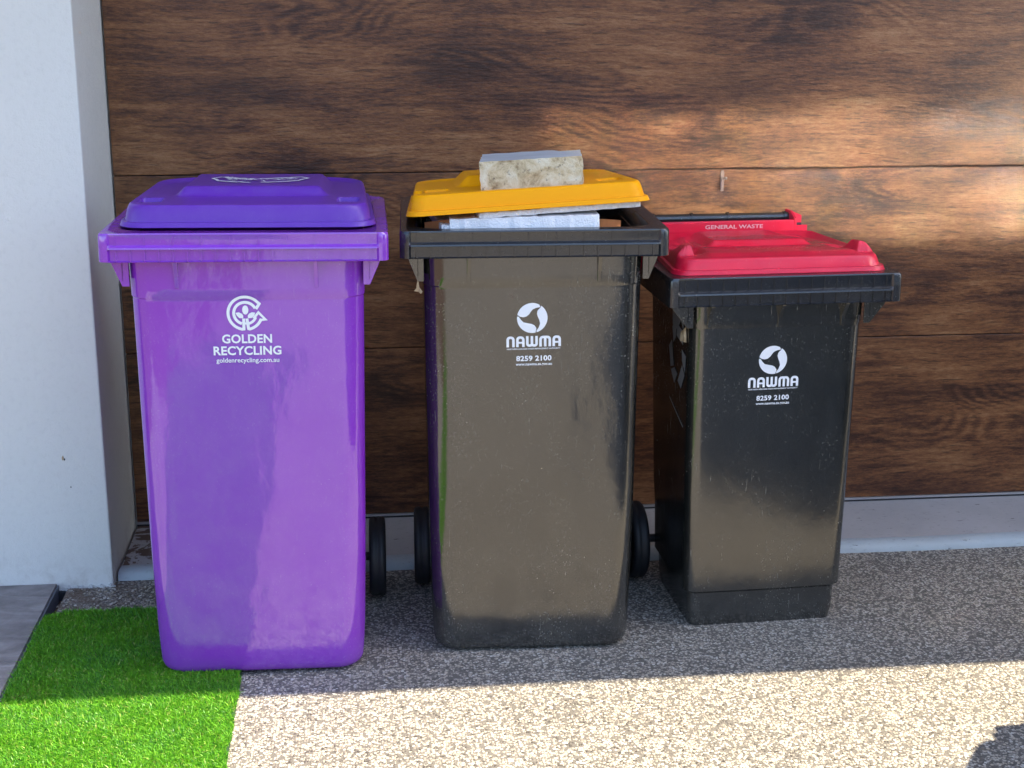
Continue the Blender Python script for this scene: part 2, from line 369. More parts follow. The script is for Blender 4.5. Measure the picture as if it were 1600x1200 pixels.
# ragged render foot; a dark strip stands in for the shaded gap under it
b = MB()
for i in range(26):
    x = -0.79 + i*0.0053 + random.uniform(-.001, .001); hh = random.uniform(0.001, 0.010)
    b.box(x, x+random.uniform(.003, .0052), WALL_Y-random.uniform(.002, .007), WALL_Y+0.002, -0.008+random.uniform(-.006, .002), hh)
b.build('render_crumbs', mat_render('crumb_render', (0.62, 0.63, 0.62), 0.8), wall, off=(0, -WALL_Y, 0))
b = MB(); b.box(-0.80, -0.655, WALL_Y-0.012, WALL_Y-0.0005, -0.03, -0.006)
b.build('gap_shade_strip', M['darkseal_gap'], wall, off=(0, -WALL_Y, 0))
# chips in the render
def chip(x, z, r, mat):
    n = 9; pts = [(x + r*random.uniform(.6, 1.2)*math.cos(i*2*math.pi/n)*0.6, z + r*random.uniform(.6, 1.2)*math.sin(i*2*math.pi/n)) for i in range(n)]
    m_ = MB(); m_.prism(pts, 'y', WALL_Y-0.0015, WALL_Y+0.001); return m_.build('render_chip', mat, wall, off=(0, -WALL_Y, 0))
chip(-0.762, 0.351, 0.006, M['leaf']); chip(-0.7585, 0.347, 0.003, M['darkseal_gap']); chip(-0.748, 0.273, 0.0022, M['darkseal_gap'])
# roof slab and back of the building
b = MB(); b.box(-5.0, 6.5, WALL_Y+0.2, 3.5, 2.9, 2.95)
b.build('roof', M['alu'], wall, off=(0, -WALL_Y, 0))

# garage door
door = empty('garage_door', (1.87, 0, 0)); tag(door, 'brown wood-grain sectional garage door behind the bins', 'garage door')
zs = [0.030, 0.5215, 1.0115, 1.5015, 1.9915, 2.3]
for k in range(5):
    m_ = MB(); z0, z1 = zs[k]+0.0012, zs[k+1]-0.0012
    m_.box(-0.655, 4.399, 0.0, 0.04, z0, z1)
    o = m_.build('panel', M['wood'], door, off=(-1.87, 0, 0), bevel=0.0022)
    # shift texture per panel through object origin
    me = o.data; sh = Vector((k*1.37+0.3, 0, k*0.53)); 
    for v in me.vertices: v.co -= sh
    o.location = sh
m_ = MB(); m_.box(-0.655, 4.399, 0.012, 0.03, 0.02, 2.29); m_.build('core', M['darkseal_gap'], door, off=(-1.87, 0, 0))
m_ = MB(); m_.box(-0.655, 4.399, -0.004, 0.011, 0.0245, 0.0305); m_.build('bottom_rail', M['alu'], door, off=(-1.87, 0, 0))
m_ = MB(); m_.box(-0.655, 4.399, -0.001, 0.0115, 0.0185, 0.0240); m_.build('bottom_seal', M['darkseal_gap'], door, off=(-1.87, 0, 0))
# small clear hook stuck at the joint
hk = empty('adhesive_hook', (1.006, -0.001, 0.98)); tag(hk, 'tiny clear plastic hook stuck on the wooden door above the red lid', 'hook')
M['clear'] = mat_plain('cloudy_plastic', (0.26, 0.20, 0.18), 0.2)
m_ = MB(); m_.prism([(-.0045, -.03), (.0045, -.03), (.0055, .022), (.003, .028), (-.003, .028), (-.0055, .022)], 'y', -0.002, 0.0005); m_.build('plate', M['clear'], hk, bevel=0.0006)
m_ = MB(); m_.cyl((-0.007, 0.006), 'x', 0.0045, 0.004, 0.012, 12); m_.box(-0.003, 0.004, -0.010, -0.002, -0.002, 0.004); m_.build('peg', M['clear'], hk)
m_ = MB(); m_.box(-0.0045, -0.0015, -0.006, -0.002, -0.026, 0.010); m_.build('lever', M['clear'], hk)

# tiled landing at the left
land = empty('tiled_landing', (-1.4, -1.0, 0)); land['kind'] = 'structure'
ty = [WALL_Y, -0.861, -1.461, -2.061, -2.661]
for cx0, cx1 in ((-1.40, -0.803), (-2.0, -1.403)):
    for k in range(4):
        y1, y0 = ty[k]-0.0015, ty[k+1]+0.0015
        m_ = MB(); m_.box(cx0, cx1, y0, y1, 0.002, 0.014)
        m_.build('tile', M['tile'], land, off=(1.4, 1.0, 0), bevel=0.0012)
m_ = MB(); m_.box(-2.0, -0.806, -2.66, WALL_Y, -0.03, 0.0105); m_.build('mortar_bed', M['kerb'], land, off=(1.4, 1.0, 0))
m_ = MB(); m_.box(-0.8055, -0.8005, -2.66, WALL_Y-0.001, -0.031, 0.0015); m_.box(-0.8022, -0.7975, -2.66, WALL_Y-0.001, -0.031, 0.0085)
m_.build('edge_trim', mat_plain('slate_edge', (0.10, 0.11, 0.135), 0.5), land, off=(1.4, 1.0, 0))
# scrap of white plastic by the landing edge
m_ = MB(); m_.loft([[(-.004, -.016, 0), (.004, -.016, 0), (.004, -.016, .006), (-.004, -.016, .006)], [(-.006, 0, 0), (.006, 0, 0), (.005, 0, .011), (-.005, 0, .011)], [(-.003, .018, 0), (.005, .018, 0), (.004, .018, .007), (-.002, .018, .007)]])
o = m_.build('plastic_scrap', mat_plain('pale_scrap', (0.62, 0.66, 0.66), 0.5), bevel=0.0015); o.location = (-0.789, -0.725, -0.006); o.rotation_euler = (0.2, 0, -0.25)
tag(o, 'small pale scrap of plastic between the tiled landing and green turf', 'scrap')
# loose pebbles along the dirt strip
pbm = MB()
for i in range(420):
    x = random.uniform(-0.795, -0.50); y = random.uniform(-0.585, WALL_Y-0.012); r = random.uniform(.0025, .006)
    if x < -0.70 and random.random() < 0.5: continue
    z = -0.0+r*0.25 if x > -0.775 else -0.03+r*0.3
    v = [(r, 0, 0), (0, r*.8, 0), (-r*.9, 0, 0), (0, -r*.7, 0), (0, 0, r*.55), (0, 0, -r*.5)]; q = random.uniform(0, 6.28); c_, s_ = math.cos(q), math.sin(q)
    pbm.add([(x+a*c_-b_*s_, y+a*s_+b_*c_, z+c) for a, b_, c in v], [(0, 1, 4), (1, 2, 4), (2, 3, 4), (3, 0, 4), (1, 0, 5), (2, 1, 5), (3, 2, 5), (0, 3, 5)])
def mat_peb():
    t = NT('pebble'); o = t.tc.outputs['Object']; return t.out(t.ramp(t.noise(o, 45, 1), [(0.35, (0.10, 0.08, 0.06)), (0.5, (0.3, 0.25, 0.19)), (0.62, (0.5, 0.46, 0.40))]), 0.6)
o = pbm.build('loose_pebbles', mat_peb(), smooth=80); tag(o, 'loose pebbles scattered on the dirt strip behind the turf', 'pebbles', kind='stuff')

# artificial turf mat
TX0, TX1, TY0, TY1 = -0.795, -0.29, -3.3, -0.578
turf = empty('turf_mat', ((TX0+TX1)/2, (TY0+TY1)/2, 0)); tag(turf, 'bright green artificial turf mat under the purple bin', 'artificial turf')
toff = Vector(((TX0+TX1)/2, (TY0+TY1)/2, 0))
m_ = MB(); m_.box(TX0+.012, TX1-.002, TY0, TY1-.002, 0.001, 0.005); m_.build('backing', M['backing'], turf, off=tuple(-toff))
def blades(n, y0, y1, hs=1.0, ws=1.0):
    x = RNG.uniform(TX0, TX1, n); y = RNG.uniform(y0, y1, n)
    edge = TX1 - 0.004*np.sin(y*37) - 0.003*np.sin(y*91+1); keep = (x < edge - np.abs(RNG.normal(0, 0.004, n))) & (y < TY1 - 0.005*np.sin(x*55) - 0.02*np.clip((-0.74-x)/0.055, 0, 1)**1.5)
    x, y = x[keep], y[keep]; n = len(x)
    # lean follows rows of tufts
    a = RNG.uniform(0, 2*np.pi, n); h = RNG.normal(0.0135, 0.0035, n).clip(0.005, 0.024)*hs
    nz = np.array([noise.noise(Vector((q*9, r*9, 0))) for q, r in zip(x[::1], y[::1])])
    lean = np.abs(RNG.normal(0.5, 0.35, n)); ld = a + 0
    bx = np.cos(ld)*lean*h + 0.006*nz; by = np.sin(ld)*lean*h - 0.004 - 0.006*nz
    wd = RNG.uniform(0.0006, 0.0011, n)*ws; wa = RNG.uniform(0, np.pi, n); wx, wy = np.cos(wa)*wd, np.sin(wa)*wd
    z0 = np.full(n, 0.004)
    V = np.empty((n, 5, 3))
    V[:, 0] = np.stack([x-wx, y-wy, z0], 1); V[:, 1] = np.stack([x+wx, y+wy, z0], 1)
    V[:, 2] = np.stack([x+bx*.35+wx*.9, y+by*.35+wy*.9, z0+h*.6], 1); V[:, 3] = np.stack([x+bx*.35-wx*.9, y+by*.35-wy*.9, z0+h*.6], 1)
    V[:, 4] = np.stack([x+bx, y+by, z0+h*(1-0.25*np.minimum(lean, 1))], 1)
    tint = np.clip(RNG.normal(0.45, 0.22, n) + nz*0.25, 0, 1); tint[RNG.random(n) < 0.03] = 1.0
    return V, tint
Va, ta = blades(190000, -1.60, TY1); Vb, tb = blades(50000, TY0, -1.60, 1.1, 2.2)
V = np.concatenate([Va, Vb]); tint = np.concatenate([ta, tb]); V[:, :, 0] -= toff.x; V[:, :, 1] -= toff.y
n = len(V); me = bpy.data.meshes.new('blades'); me.vertices.add(n*5); me.vertices.foreach_set('co', V.reshape(-1))
idx = (np.arange(n)[:, None]*5 + np.array([0, 1, 2, 3, 3, 2, 4])[None]).reshape(-1)
me.loops.add(n*7); me.loops.foreach_set('vertex_index', idx.astype(np.int32))
me.polygons.add(n*2); ls = (np.arange(n)[:, None]*7 + np.array([0, 4])[None]).reshape(-1).astype(np.int32)
me.polygons.foreach_set('loop_start', ls)
me.update(calc_edges=True); me.validate()
at = me.attributes.new('tint', 'FLOAT', 'POINT'); at.data.foreach_set('value', np.repeat(tint, 5).astype(np.float32))
o = link('blades', me, M['blade'], turf); o['kind'] = 'stuff'

# ------------------------------------------------------------------ bin geometry
def rrect(hw, yf, yb, r, z, n=8, rb=None, rec=None, bow=0.0):
    """rounded rectangle outline, counter-clockwise from front-left; rec=(half width, depth) recess of the front edge"""
    rb = r if rb is None else rb; P = []
    def arc(cx, cy, rr, a0):
        for i in range(n+1):
            a = a0 + math.pi/2*i/n; P.append((cx+rr*math.cos(a), cy+rr*math.sin(a), z))
    arc(-hw+r, yf+r, r, math.pi)                       # front-left
    if rec: xs = [(-rec[0]-0.004, 0), (-rec[0], rec[1])] + [(-rec[0]+2*rec[0]*i/10, rec[1]) for i in range(1, 10)] + [(rec[0], rec[1]), (rec[0]+0.004, 0)]
    else: xs = [(-(hw-r)*(1-2*i/14), -bow*(1-(1-2*i/14)**2)) for i in range(1, 14)]
    for x, dy in xs: P.append((x, yf+dy, z))
    arc(hw-r, yf+r, r, -math.pi/2)
    for i in range(1, 10): P.append((hw, yf+r+(yb-rb-yf-r)*i/10, z))
    arc(hw-rb, yb-rb, rb, 0)
    for i in range(1, 14): P.append(((hw-rb)*(1-2*i/14), yb, z))
    arc(-hw+rb, yb-rb, rb, math.pi/2)
    for i in range(1, 10): P.append((-hw, yb-rb-(yb-rb-yf-r)*i/10, z))
    return P
def lerp(a, b, t): return a+(b-a)*t
def interp(tab, z):
    for k in range(len(tab)-1):
        if z <= tab[k+1][0]:
            t = (z-tab[k][0])/(tab[k+1][0]-tab[k][0]); return [lerp(a, b_, max(0, t)) for a, b_ in zip(tab[k], tab[k+1])]
    return list(tab[-1])

class Bin:
    def __init__(s, name, label, loc, rz, zr, rimhw, rimd, tab, body, rim, roll=0.0, hub_x=0.25, wheel_y=0.48, open_=False, foot=False, wheel_r=0.1):
        s.yc = 0.30; s.zr = zr; s.tab = tab; s.hw = rimhw; s.bodymat = body; s.rimmat = rim; s.rimd = rimd
        c_, s_ = math.cos(rz), math.sin(rz)
        s.root = empty(name, (loc[0]-s_*s.yc, loc[1]+c_*s.yc, loc[2] if len(loc) > 2 else 0.0), (0, roll, rz)); tag(s.root, label, 'wheelie bin', 'wheelie bins lined up before the garage door')
        s.off = (0, -s.yc, 0)
        zt = zr-0.03
        # body outer + inner shell (z, hw, yf, yb, r)
        zs = [tab[0][0]] + [q for q in (0.006, 0.014, 0.025) if q < zt]; z = 0.05
        while z < zt-0.02: zs.append(z); z += 0.03
        zs += [t[0] for t in tab[1:-1]] + [zt]; zs = sorted(set(round(q, 4) for q in zs))
        rings = []
        for z in zs:
            _, hw, yf, yb, r = interp(tab, z)
            f = max(0, 1-z/0.028); ins = 0.020*(1-math.sqrt(max(0, 1-f*f))) if z < 0.028 and not foot else (0.004*f if z < 0.028 else 0)
            bow = 0.003*math.sin(math.pi*min(1, max(0, z/zt))) if not foot else 0.002
            rings.append(rrect(hw-ins, yf+ins, yb-ins, max(0.01, r-ins*0.3), z, bow=bow))
        s.body_top = interp(tab, zt)
        b = MB()
        inner = []
        zin = [zt, zt-0.1, zt-0.35, 0.12 if open_ else zt-0.5]
        for z in zin:
            _, hw, yf, yb, r = interp(tab, z); inner.append(rrect(hw-0.005, yf+0.005, yb-0.005, r-0.003, z))
        b.loft(rings+inner, cap0=True, cap1=True)
        s.body = b.build('body', body, s.root, smooth=35, off=s.off)
        # rim collar
        H = 0.060 if not foot else 0.067; zb = zr-H; hw = rimhw; d = rimd; rc = 0.016 if not foot else 0.008; rcx = hw-0.024
        rx = (rcx, 0.0055)
        L = []
        L.append(rrect(hw-0.006, 0.006, d-0.006, rc, zb, rb=0.07, rec=(rcx-.006, .0)))
        L.append(rrect(hw, 0.0, d, rc, zb+0.002, rb=0.07, rec=(rcx, 0.001)))
        L.append(rrect(hw, 0.0, d, rc, zb+0.004, rb=0.07, rec=rx))
        L.append(rrect(hw, 0.0, d, rc, zb+0.026, rb=0.07, rec=rx))
        L.append(rrect(hw, 0.0, d, rc, zb+0.028, rb=0.07, rec=(rcx, -0.0035)))
        L.append(rrect(hw, 0.0, d, rc, zb+0.0315, rb=0.07, rec=(rcx, -0.0025)))
        L.append(rrect(hw, 0.0, d, rc, zb+0.036, rb=0.07, rec=(rcx, 0.0045)))
        L.append(rrect(hw-.0005, 0.0, d, rc, zr-0.006, rb=0.07, rec=(rcx, 0.0045)))
        L.append(rrect(hw-.001, 0.001, d-.001, rc, zr-0.003, rb=0.07, rec=(rcx, 0.0022)))
        L.append(rrect(hw-0.003, 0.003, d-0.003, rc, zr, rb=0.069, rec=(rcx-.003, 0.0012)))
        tx = s.body_top
        L.append(rrect(hw-0.030, 0.034, d-0.050, 0.060, zr+0.0005, rb=0.07, rec=(rcx-.07, 0.0)))
        L.append(rrect(hw-0.034, 0.038, d-0.054, 0.060, zr-0.002, rb=0.07, rec=(rcx-.07, 0.0)))
        L.append(rrect(tx[1]-0.004, tx[2]+0.006, tx[3]-0.006, 0.050, zr-0.034, rb=0.07, rec=(rcx-.09, 0.0)))
        L.append(rrect(tx[1]-0.003, tx[2]+0.004, tx[3]-0.003, 0.047, zb+0.010, rb=0.07, rec=(rcx-.09, 0.0)))
        b = MB(); n_ = len(L[0]); b.loft(L+[L[0]], cap0=False, cap1=False)
        nr = int(2*(rcx-0.01)/0.0285)
        for i in range(nr+1):
            x = -(rcx-0.012) + i*2*(rcx-0.012)/nr
            b.box(x-0.0011, x+0.0011, 0.0012, 0.012, zb+0.003, zb+0.027)
            if foot or i % 2 == 0: b.box(x-0.0008, x+0.0008, 0.0024, 0.012, zb+0.032, zr-0.006)
        s.rim = b.build('rim', rim, s.root, smooth=35, off=s.off)
        s.zb = zb
        # gussets
        for x in ((-0.142, 0.142) if not foot else (-0.165, 0.0, 0.150)):
            yf = interp(tab, zb-0.02)[2]
            m_ = MB(); m_.prism([(0.010, zb+0.004), (yf+0.006, zb+0.004), (yf+0.007, zb-0.060), (yf-0.002, zb-0.058), (yf-0.006, zb-0.035), (0.014, zb-0.004)], 'x', x-0.0042, x+0.0042)
            m_.build('gusset', body, s.root, off=s.off, bevel=0.0008)
        for sg in (-1, 1):
            hx = interp(tab, zb-0.02)[1]
            m_ = MB(); m_.prism([(sg*(hx-0.004), zb+0.004), (sg*(rimhw-0.014), zb+0.004), (sg*(rimhw-0.020), zb-0.012), (sg*(hx+0.010), zb-0.056), (sg*(hx-0.004), zb-0.056)], 'y', 0.045, 0.050)
            m_.box(*(sorted((sg*(hx+0.007), sg*(hx+0.011)))), 0.045, 0.075, zb-0.045, zb+0.003)
            m_.build('lifting_bracket', body, s.root, off=s.off, bevel=0.0008)
            for yg in (0.16, 0.36):
                m_ = MB(); m_.prism([(sg*(hx-0.004), zb+0.004), (sg*(rimhw-0.020), zb+0.004), (sg*(hx-0.004), zb-0.045)], 'y', yg, yg+0.005)
                m_.build('side_gusset', body, s.root, off=s.off)
        # axle and wheels
        ay, ar = wheel_y, wheel_r
        m_ = MB(); m_.cyl((ay, ar), 'x', 0.011, -hub_x, hub_x, 20); m_.build('axle', M['hub'], s.root, smooth=True, off=s.off)
        for sg in (-1, 1):
            w = 0.021; x = sg*hub_x
            prof = [(x-w*.55, .030), (x-w*.55, .072), (x-w*.8, .078), (x-w, .086), (x-w*.95, ar-.006), (x-w*.7, ar-.001), (x-w*.3, ar), (x-w*.12, ar-.0025), (x+w*.12, ar-.0025), (x+w*.3, ar), (x+w*.7, ar-.001), (x+w*.95, ar-.006), (x+w, .086), (x+w*.8, .078), (x+w*.55, .072), (x+w*.55, .030)]
            m_ = MB(); m_.lathe(prof, 'x', (ay, ar), 56)
            wh = empty('wheel', (0, 0, 0)); wh.parent = s.root
            m_.build('tyre', M['rubber'], wh, smooth=50, off=s.off)
            m_ = MB(); m_.lathe([(x-w*.9, .0), (x-w*.9, .018), (x-w*.5, .024), (x-w*.5, .03), (x-w*.35, .06), (x-w*.35, .0725), (x+w*.35, .0725), (x+w*.35, .06), (x+w*.5, .03), (x+w*.5, .024), (x+w*.9, .018), (x+w*.9, .0)], 'x', (ay, ar), 40)
            for k in range(6):
                q = k*math.pi/3; cc, ss = math.cos(q), math.sin(q)
                m_.add([(x+dx, ay+cc*rr-ss*tt, ar+ss*rr+cc*tt) for dx in (-w*.6, w*.6) for rr, tt in ((.02, -.003), (.072, -.003), (.072, .003), (.02, .003))], [(0, 1, 2, 3), (7, 6, 5, 4), (0, 4, 5, 1), (1, 5, 6, 2), (2, 6, 7, 3), (3, 7, 4, 0)])
            m_.build('wheel_rim', M['hub'], wh, smooth=40, off=s.off)
    def front_y(s, x, z):
        _, hw, yf, yb, r = interp(s.tab, z); k = x/max(0.05, hw-r)
        return yf - 0.003*math.sin(math.pi*min(1, max(0, z/(s.zr-0.03))))*(1-k*k)
    def decal(s, name, polys, mat, cx, cz, scale=1.0, lift=0.0012, tilt=0.0):
        """polys: (verts2d, faces) in metres, laid on the front face"""
        b = MB()
        for li, (vs, fs) in enumerate(polys):
            L = lift + 0.00006*li; out = []
            for (u, w) in vs:
                u2 = u*math.cos(tilt)-w*math.sin(tilt); w2 = u*math.sin(tilt)+w*math.cos(tilt)
                x = cx+u2*scale; z = cz+w2*scale; out.append((x, s.front_y(x, z)-L, z))
            b.add(out, fs)
        me = bpy.data.meshes.new(name); me.from_pydata([(a, b_-s.yc, c) for a, b_, c in b.v], [], b.f); me.update()
        return link(name, me, mat, s.root)

# 2-D drawing helpers -------------------------------------------------
def stroke(pts, w, closed=False):
    P = [Vector(p) for p in pts]; n = len(P); vs = []
    for i in range(n):
        a = P[i-1] if (i > 0 or closed) else P[i]; c = P[(i+1) % n] if (i < n-1 or closed) else P[i]
        d1 = (P[i]-a); d2 = (c-P[i])
        if d1.length < 1e-9: d1 = d2
        if d2.length < 1e-9: d2 = d1
        d1.normalize(); d2.normalize(); t = (d1+d2); t = t.normalized() if t.length > 1e-6 else d1
        nrm = Vector((-t.y, t.x)); k = min(2.0, 1/max(0.35, abs(nrm.dot(Vector((-d1.y, d1.x))))))
        vs += [tuple(P[i]+nrm*w/2*k), tuple(P[i]-nrm*w/2*k)]
    m = n if closed else n-1
    return (vs, [(2*i, 2*i+1, 2*((i+1) % n)+1, 2*((i+1) % n)) for i in range(m)])
def arcp(cx, cy, r, a0, a1, n=24):
    return [(cx+r*math.cos(math.radians(a0+(a1-a0)*i/n)), cy+r*math.sin(math.radians(a0+(a1-a0)*i/n))) for i in range(n+1)]
def poly(pts): return ([tuple(p) for p in pts], [tuple(range(len(pts)))])
def tri_poly(pts):
    """concave polygon -> triangles"""
    from mathutils.geometry import tessellate_polygon
    f = tessellate_polygon([[Vector((p[0], p[1], 0)) for p in pts]])
    return ([tuple(p) for p in pts], [tuple(t) for t in f])
def text2d(txt, width, bold=0.0, spacing=1.0, height=None):
    cu = bpy.data.curves.new('t', 'FONT'); cu.body = txt; cu.align_x = 'CENTER'; cu.size = 1.0; cu.offset = bold; cu.space_character = spacing; cu.resolution_u = 3
    ob = bpy.data.objects.new('t', cu); COL.objects.link(ob); bpy.context.view_layer.update()
    me = bpy.data.meshes.new_from_object(ob); vs = [(v.co.x, v.co.y) for v in me.vertices]; fs = [tuple(p.vertices) for p in me.polygons]
    bpy.data.objects.remove(ob); bpy.data.curves.remove(cu); bpy.data.meshes.remove(me)
    x0 = min(v[0] for v in vs); x1 = max(v[0] for v in vs); k = width/(x1-x0); ky = k
    if height:
        cap = [v[1] for v in vs]; ky = height/(max(cap)-max(0, min(cap)))
    return ([((v[0]-(x0+x1)/2)*k, v[1]*ky) for v in vs], fs)
def shift(p, dx, dy): return ([(x+dx, y+dy) for x, y in p[0]], p[1])

# lids ----------------------------------------------------------------
def sstep(a, b, x):
    if a == b: return 0.0
    t = min(1, max(0, (x-a)/(b-a))); return t*t*(3-2*t)
def make_lid(root, mat, hwf, hwb, yf, yb, z0, feat, rf=0.05, rb=0.05, off=(0, 0, 0), skirt=0.038, inset=0.022, lipw=0.010, nr=90, name='lid'):
    """ring-mapped height field; feat(x,y)->extra height"""
    base = rrect(hwf, yf, yb, rf, 0, n=10, rb=rb)
    # denser outline
    dense = []
    for i in range(len(base)):
        a, b_ = base[i], base[(i+1) % len(base)]; L = math.dist(a[:2], b_[:2]); k = max(1, int(L/0.0045))
        for j in range(k): dense.append((lerp(a[0], b_[0], j/k), lerp(a[1], b_[1], j/k)))
    def tap(x, y):
        t = (y-yf)/(yb-yf); return x*lerp(1, hwb/hwf, max(0, min(1, t)))
    cx, cy = 0, (yf+yb)/2
    m = min(hwf, (yb-yf)/2)
    def hprof(dist):
        # lower lip, then sloping skirt, then top
        if dist < lipw: return 0.009*sstep(0, lipw*0.35, dist)
        return 0.009 + (skirt-0.009)*(1-(1-min(1, (dist-lipw)/(inset-lipw)*1.0))**2.2)
    ss = [1-0.0015/m*0, ]
    dists = [0, 0.001, 0.003, 0.006, lipw, lipw+0.0015]
    q = lipw+0.004
    while q < m: dists.append(q); q += 0.0024 if q < 0.15 else 0.006
    rings = []; 
    for dd in dists:
        sx = (hwf-dd)/hwf; sy = ((yb-yf)/2-dd*((yb-yf)/2)/m*1.0)/((yb-yf)/2) if dd > 0.06 else ((yb-yf)/2-dd)/((yb-yf)/2)
        if dd > 0.06:
            s0 = ((yb-yf)/2-0.06)/((yb-yf)/2); sy = s0*(m-dd)/(m-0.06)
        r = []
        for x, y in dense:
            X = cx+(x-cx)*sx; Y = cy+(y-cy)*sy
            hh = hprof(dd); w = sstep(lipw, inset+0.02, dd)
            X2 = tap(X, Y); hh += feat(X2, Y)*w
            r.append((X2, Y, z0+hh))
        rings.append(r)
    under = []
    for dd in (0, 0.006):
        under.append([(x*(hwf-dd)/hwf*0+tap(cx+(x-cx)*(hwf-dd)/hwf, y), cy+(y-cy)*((yb-yf)/2-dd)/((yb-yf)/2), z0-0.001 if dd == 0 else z0+0.004) for x, y in dense])
    b = MB(); b.loft(under[::-1]+rings, cap0=True, cap1=True)
    b.v = [(a+off[0], c+off[1], e+off[2]) for a, c, e in b.v]
    return link(name, b.mesh(name), mat, root, smooth=28)
def box_feat(x, y, x0, x1, y0, y1, e):
    return sstep(x0, x0+e, x)*(1-sstep(x1-e, x1, x))*sstep(y0, y0+e, y)*(1-sstep(y1-e, y1, y))

# ------------------------------------------------------------------ logos
def logo_golden():
    # photo-zoom pixels around (590,365), y down, circle radius 240 ; returned in units of 1 = 240
    def c(p): return ((p[0]-590)/240, -(p[1]-365)/240)
    w = 0.16; out = []
    R1, R2 = 0.93, 0.62
    A = [c((735, 308))] + [c((790-8, 240))] + arcp(0, 0, R1, 38, 262, 44) + [c((572, 560)), c((572, 430))]
    A = [(0.60, 0.235), (0.79, 0.53)] + arcp(0, 0, R1, 44, 258, 40) + [(-0.095, -0.90), (-0.085, -0.30)]
    out.append(stroke(A, w))
    out.append(stroke(arcp(0, 0, R2, 26, 252, 36), w))
    out.append(stroke([(0.09, -0.30), (0.16, -0.88)] + arcp(0.0, 0, R1, 284, 340, 14), w))
    out.append(stroke(arcp(0, 0, R2, 282, 338, 10), w*0.9))
    out.append(stroke([(-0.06, -0.58), (0.12, -0.58)], w*0.8))
    # arrow
    out.append(stroke([(0.45, -0.30), (0.73, 0.04), (1.10, -0.36), (0.88, -0.38)], w*0.85))
    out.append(poly([(0.02+0.17*math.cos(a), 0.19+0.26*math.sin(a)) for a in [i*math.pi/10 for i in range(20)]]))
    for sg in (-1, 1):
        out.append(poly([(sg*x+0.02, y) for x, y in ((0.13, -0.28), (0.34, -0.27), (0.47, -0.14), (0.54, 0.03), (0.36, 0.06), (0.20, -0.02), (0.12, -0.14))]))
    return out
def logo_leaves():
    def c(p): return ((p[0]-552)/192, -(p[1]-360)/192)
    out = []
    def arc(p, q, cw):
        a0 = math.degrees(math.atan2(c(p)[1], c(p)[0])); a1 = math.degrees(math.atan2(c(q)[1], c(q)[0]))
        if cw and a1 > a0: a1 -= 360
        if not cw and a1 < a0: a1 += 360
        return arcp(0, 0, 1.0, a0, a1, 18)
    l1 = arc((372, 318), (636, 200), True) + [c(p) for p in ((655, 222), (600, 232), (560, 250), (535, 278), (515, 310), (480, 338), (440, 348), (400, 340), (380, 326))]
    l2 = arc((662, 212), (605, 545), True) + [c(p) for p in ((604, 522), (632, 485), (650, 435), (640, 385), (622, 345), (612, 305), (620, 268), (640, 245), (655, 232))]
    l3 = arc((364, 338), (590, 548), False) + [c(p) for p in ((598, 520), (602, 490), (580, 455), (545, 436), (490, 424), (440, 412), (410, 380), (390, 350), (380, 338))]
    for l in (l1, l2, l3): out.append(tri_poly(l))
    return out
def word_nawma(W_=1.0):
    """rounded block letters, height 1 unit = 0.19 of width"""
    h = 1.0; w = 0.23; out = []
    def rs(pts, rad=0.26):  # round the interior corners
        res = [pts[0]]
        for i in range(1, len(pts)-1):
            a, p, q = Vector(pts[i-1]), Vector(pts[i]), Vector(pts[i+1]); r = min(rad, (a-p).length*.49, (q-p).length*.49)
            s0 = p+(a-p).normalized()*r; s1 = p+(q-p).normalized()*r
            for k in range(6):
                t = k/5; res.append(tuple(s0*(1-t)**2+p*2*t*(1-t)+s1*t*t))
        return res+[pts[-1]]
    x = 0; g_ = 0.36; t = h-w/2
    def N(x): out.append(stroke(rs([(x, 0), (x, t), (x+0.52, t), (x+0.52, 0)]), w)); return x+0.52
    def A(x): out.append(stroke(rs([(x, 0), (x, t), (x+0.54, t), (x+0.54, 0)]), w)); out.append(stroke([(x+.08, 0.40), (x+0.46, 0.40)], 0.17)); return x+0.54
    def Wl(x):
        out.append(stroke(rs([(x, h), (x, w/2), (x+0.42, w/2), (x+0.42, h)]), w)); out.append(stroke(rs([(x+0.42, h), (x+0.42, w/2), (x+0.84, w/2), (x+0.84, h)]), w)); return x+0.84
    def Ml(x):
        out.append(stroke(rs([(x, 0), (x, t), (x+0.84, t), (x+0.84, 0)]), w)); out.append(stroke([(x+0.42, 0), (x+0.42, t)], w)); return x+0.84
    x = N(0)+g_; x = A(x)+g_; x = Wl(x)+g_; x = Ml(x)+g_; x = A(x)
    tot = x+w
    return [([((a+w/2-tot/2)/tot*W_, b_/tot*W_) for a, b_ in vs], fs) for vs, fs in out], W_/tot

# ------------------------------------------------------------------ PURPLE BIN
T240 = [(0.0, .226, .050, .480, .055), (0.10, .231, .048, .482, .055), (0.24, .234, .046, .49, .052), (0.30, .235, .045, .51, .050), (0.865, .2400, .036, .555, .050), (0.868, .2418, .0342, .557, .050), (0.97, .2440, .032, .565, .050)]
PB = Bin('wheelie_bin', 'tall purple wheelie bin with flat violet lid, standing partly on green turf', (-0.246, -1.043, 0.004), -0.006, 1.0075, 0.292, 0.600, [(t[0], t[1], t[2]+0.030*max(0, 1-t[0]/0.9), t[3], t[4]) for t in T240], M['purple'], M['purple'], roll=math.radians(0.55), hub_x=0.262, wheel_y=0.530)
def feat_p(x, y):
    h = -0.010*sstep(0.10, 0.52, y)
    h += 0.021*sstep(-.168, -.138, x)*(1-sstep(.138, .168, x))*sstep(0.195, 0.222, y)*(1-sstep(0.51, 0.54, y))
    for sg in (-1, 1):
        h -= 0.024*box_feat(x*sg, y, 0.180, 0.232, 0.10, 0.18, 0.011)
    h -= 0.012*box_feat(x, y, 0.236, 0.262, 0.09, 0.17, 0.010)
    return h
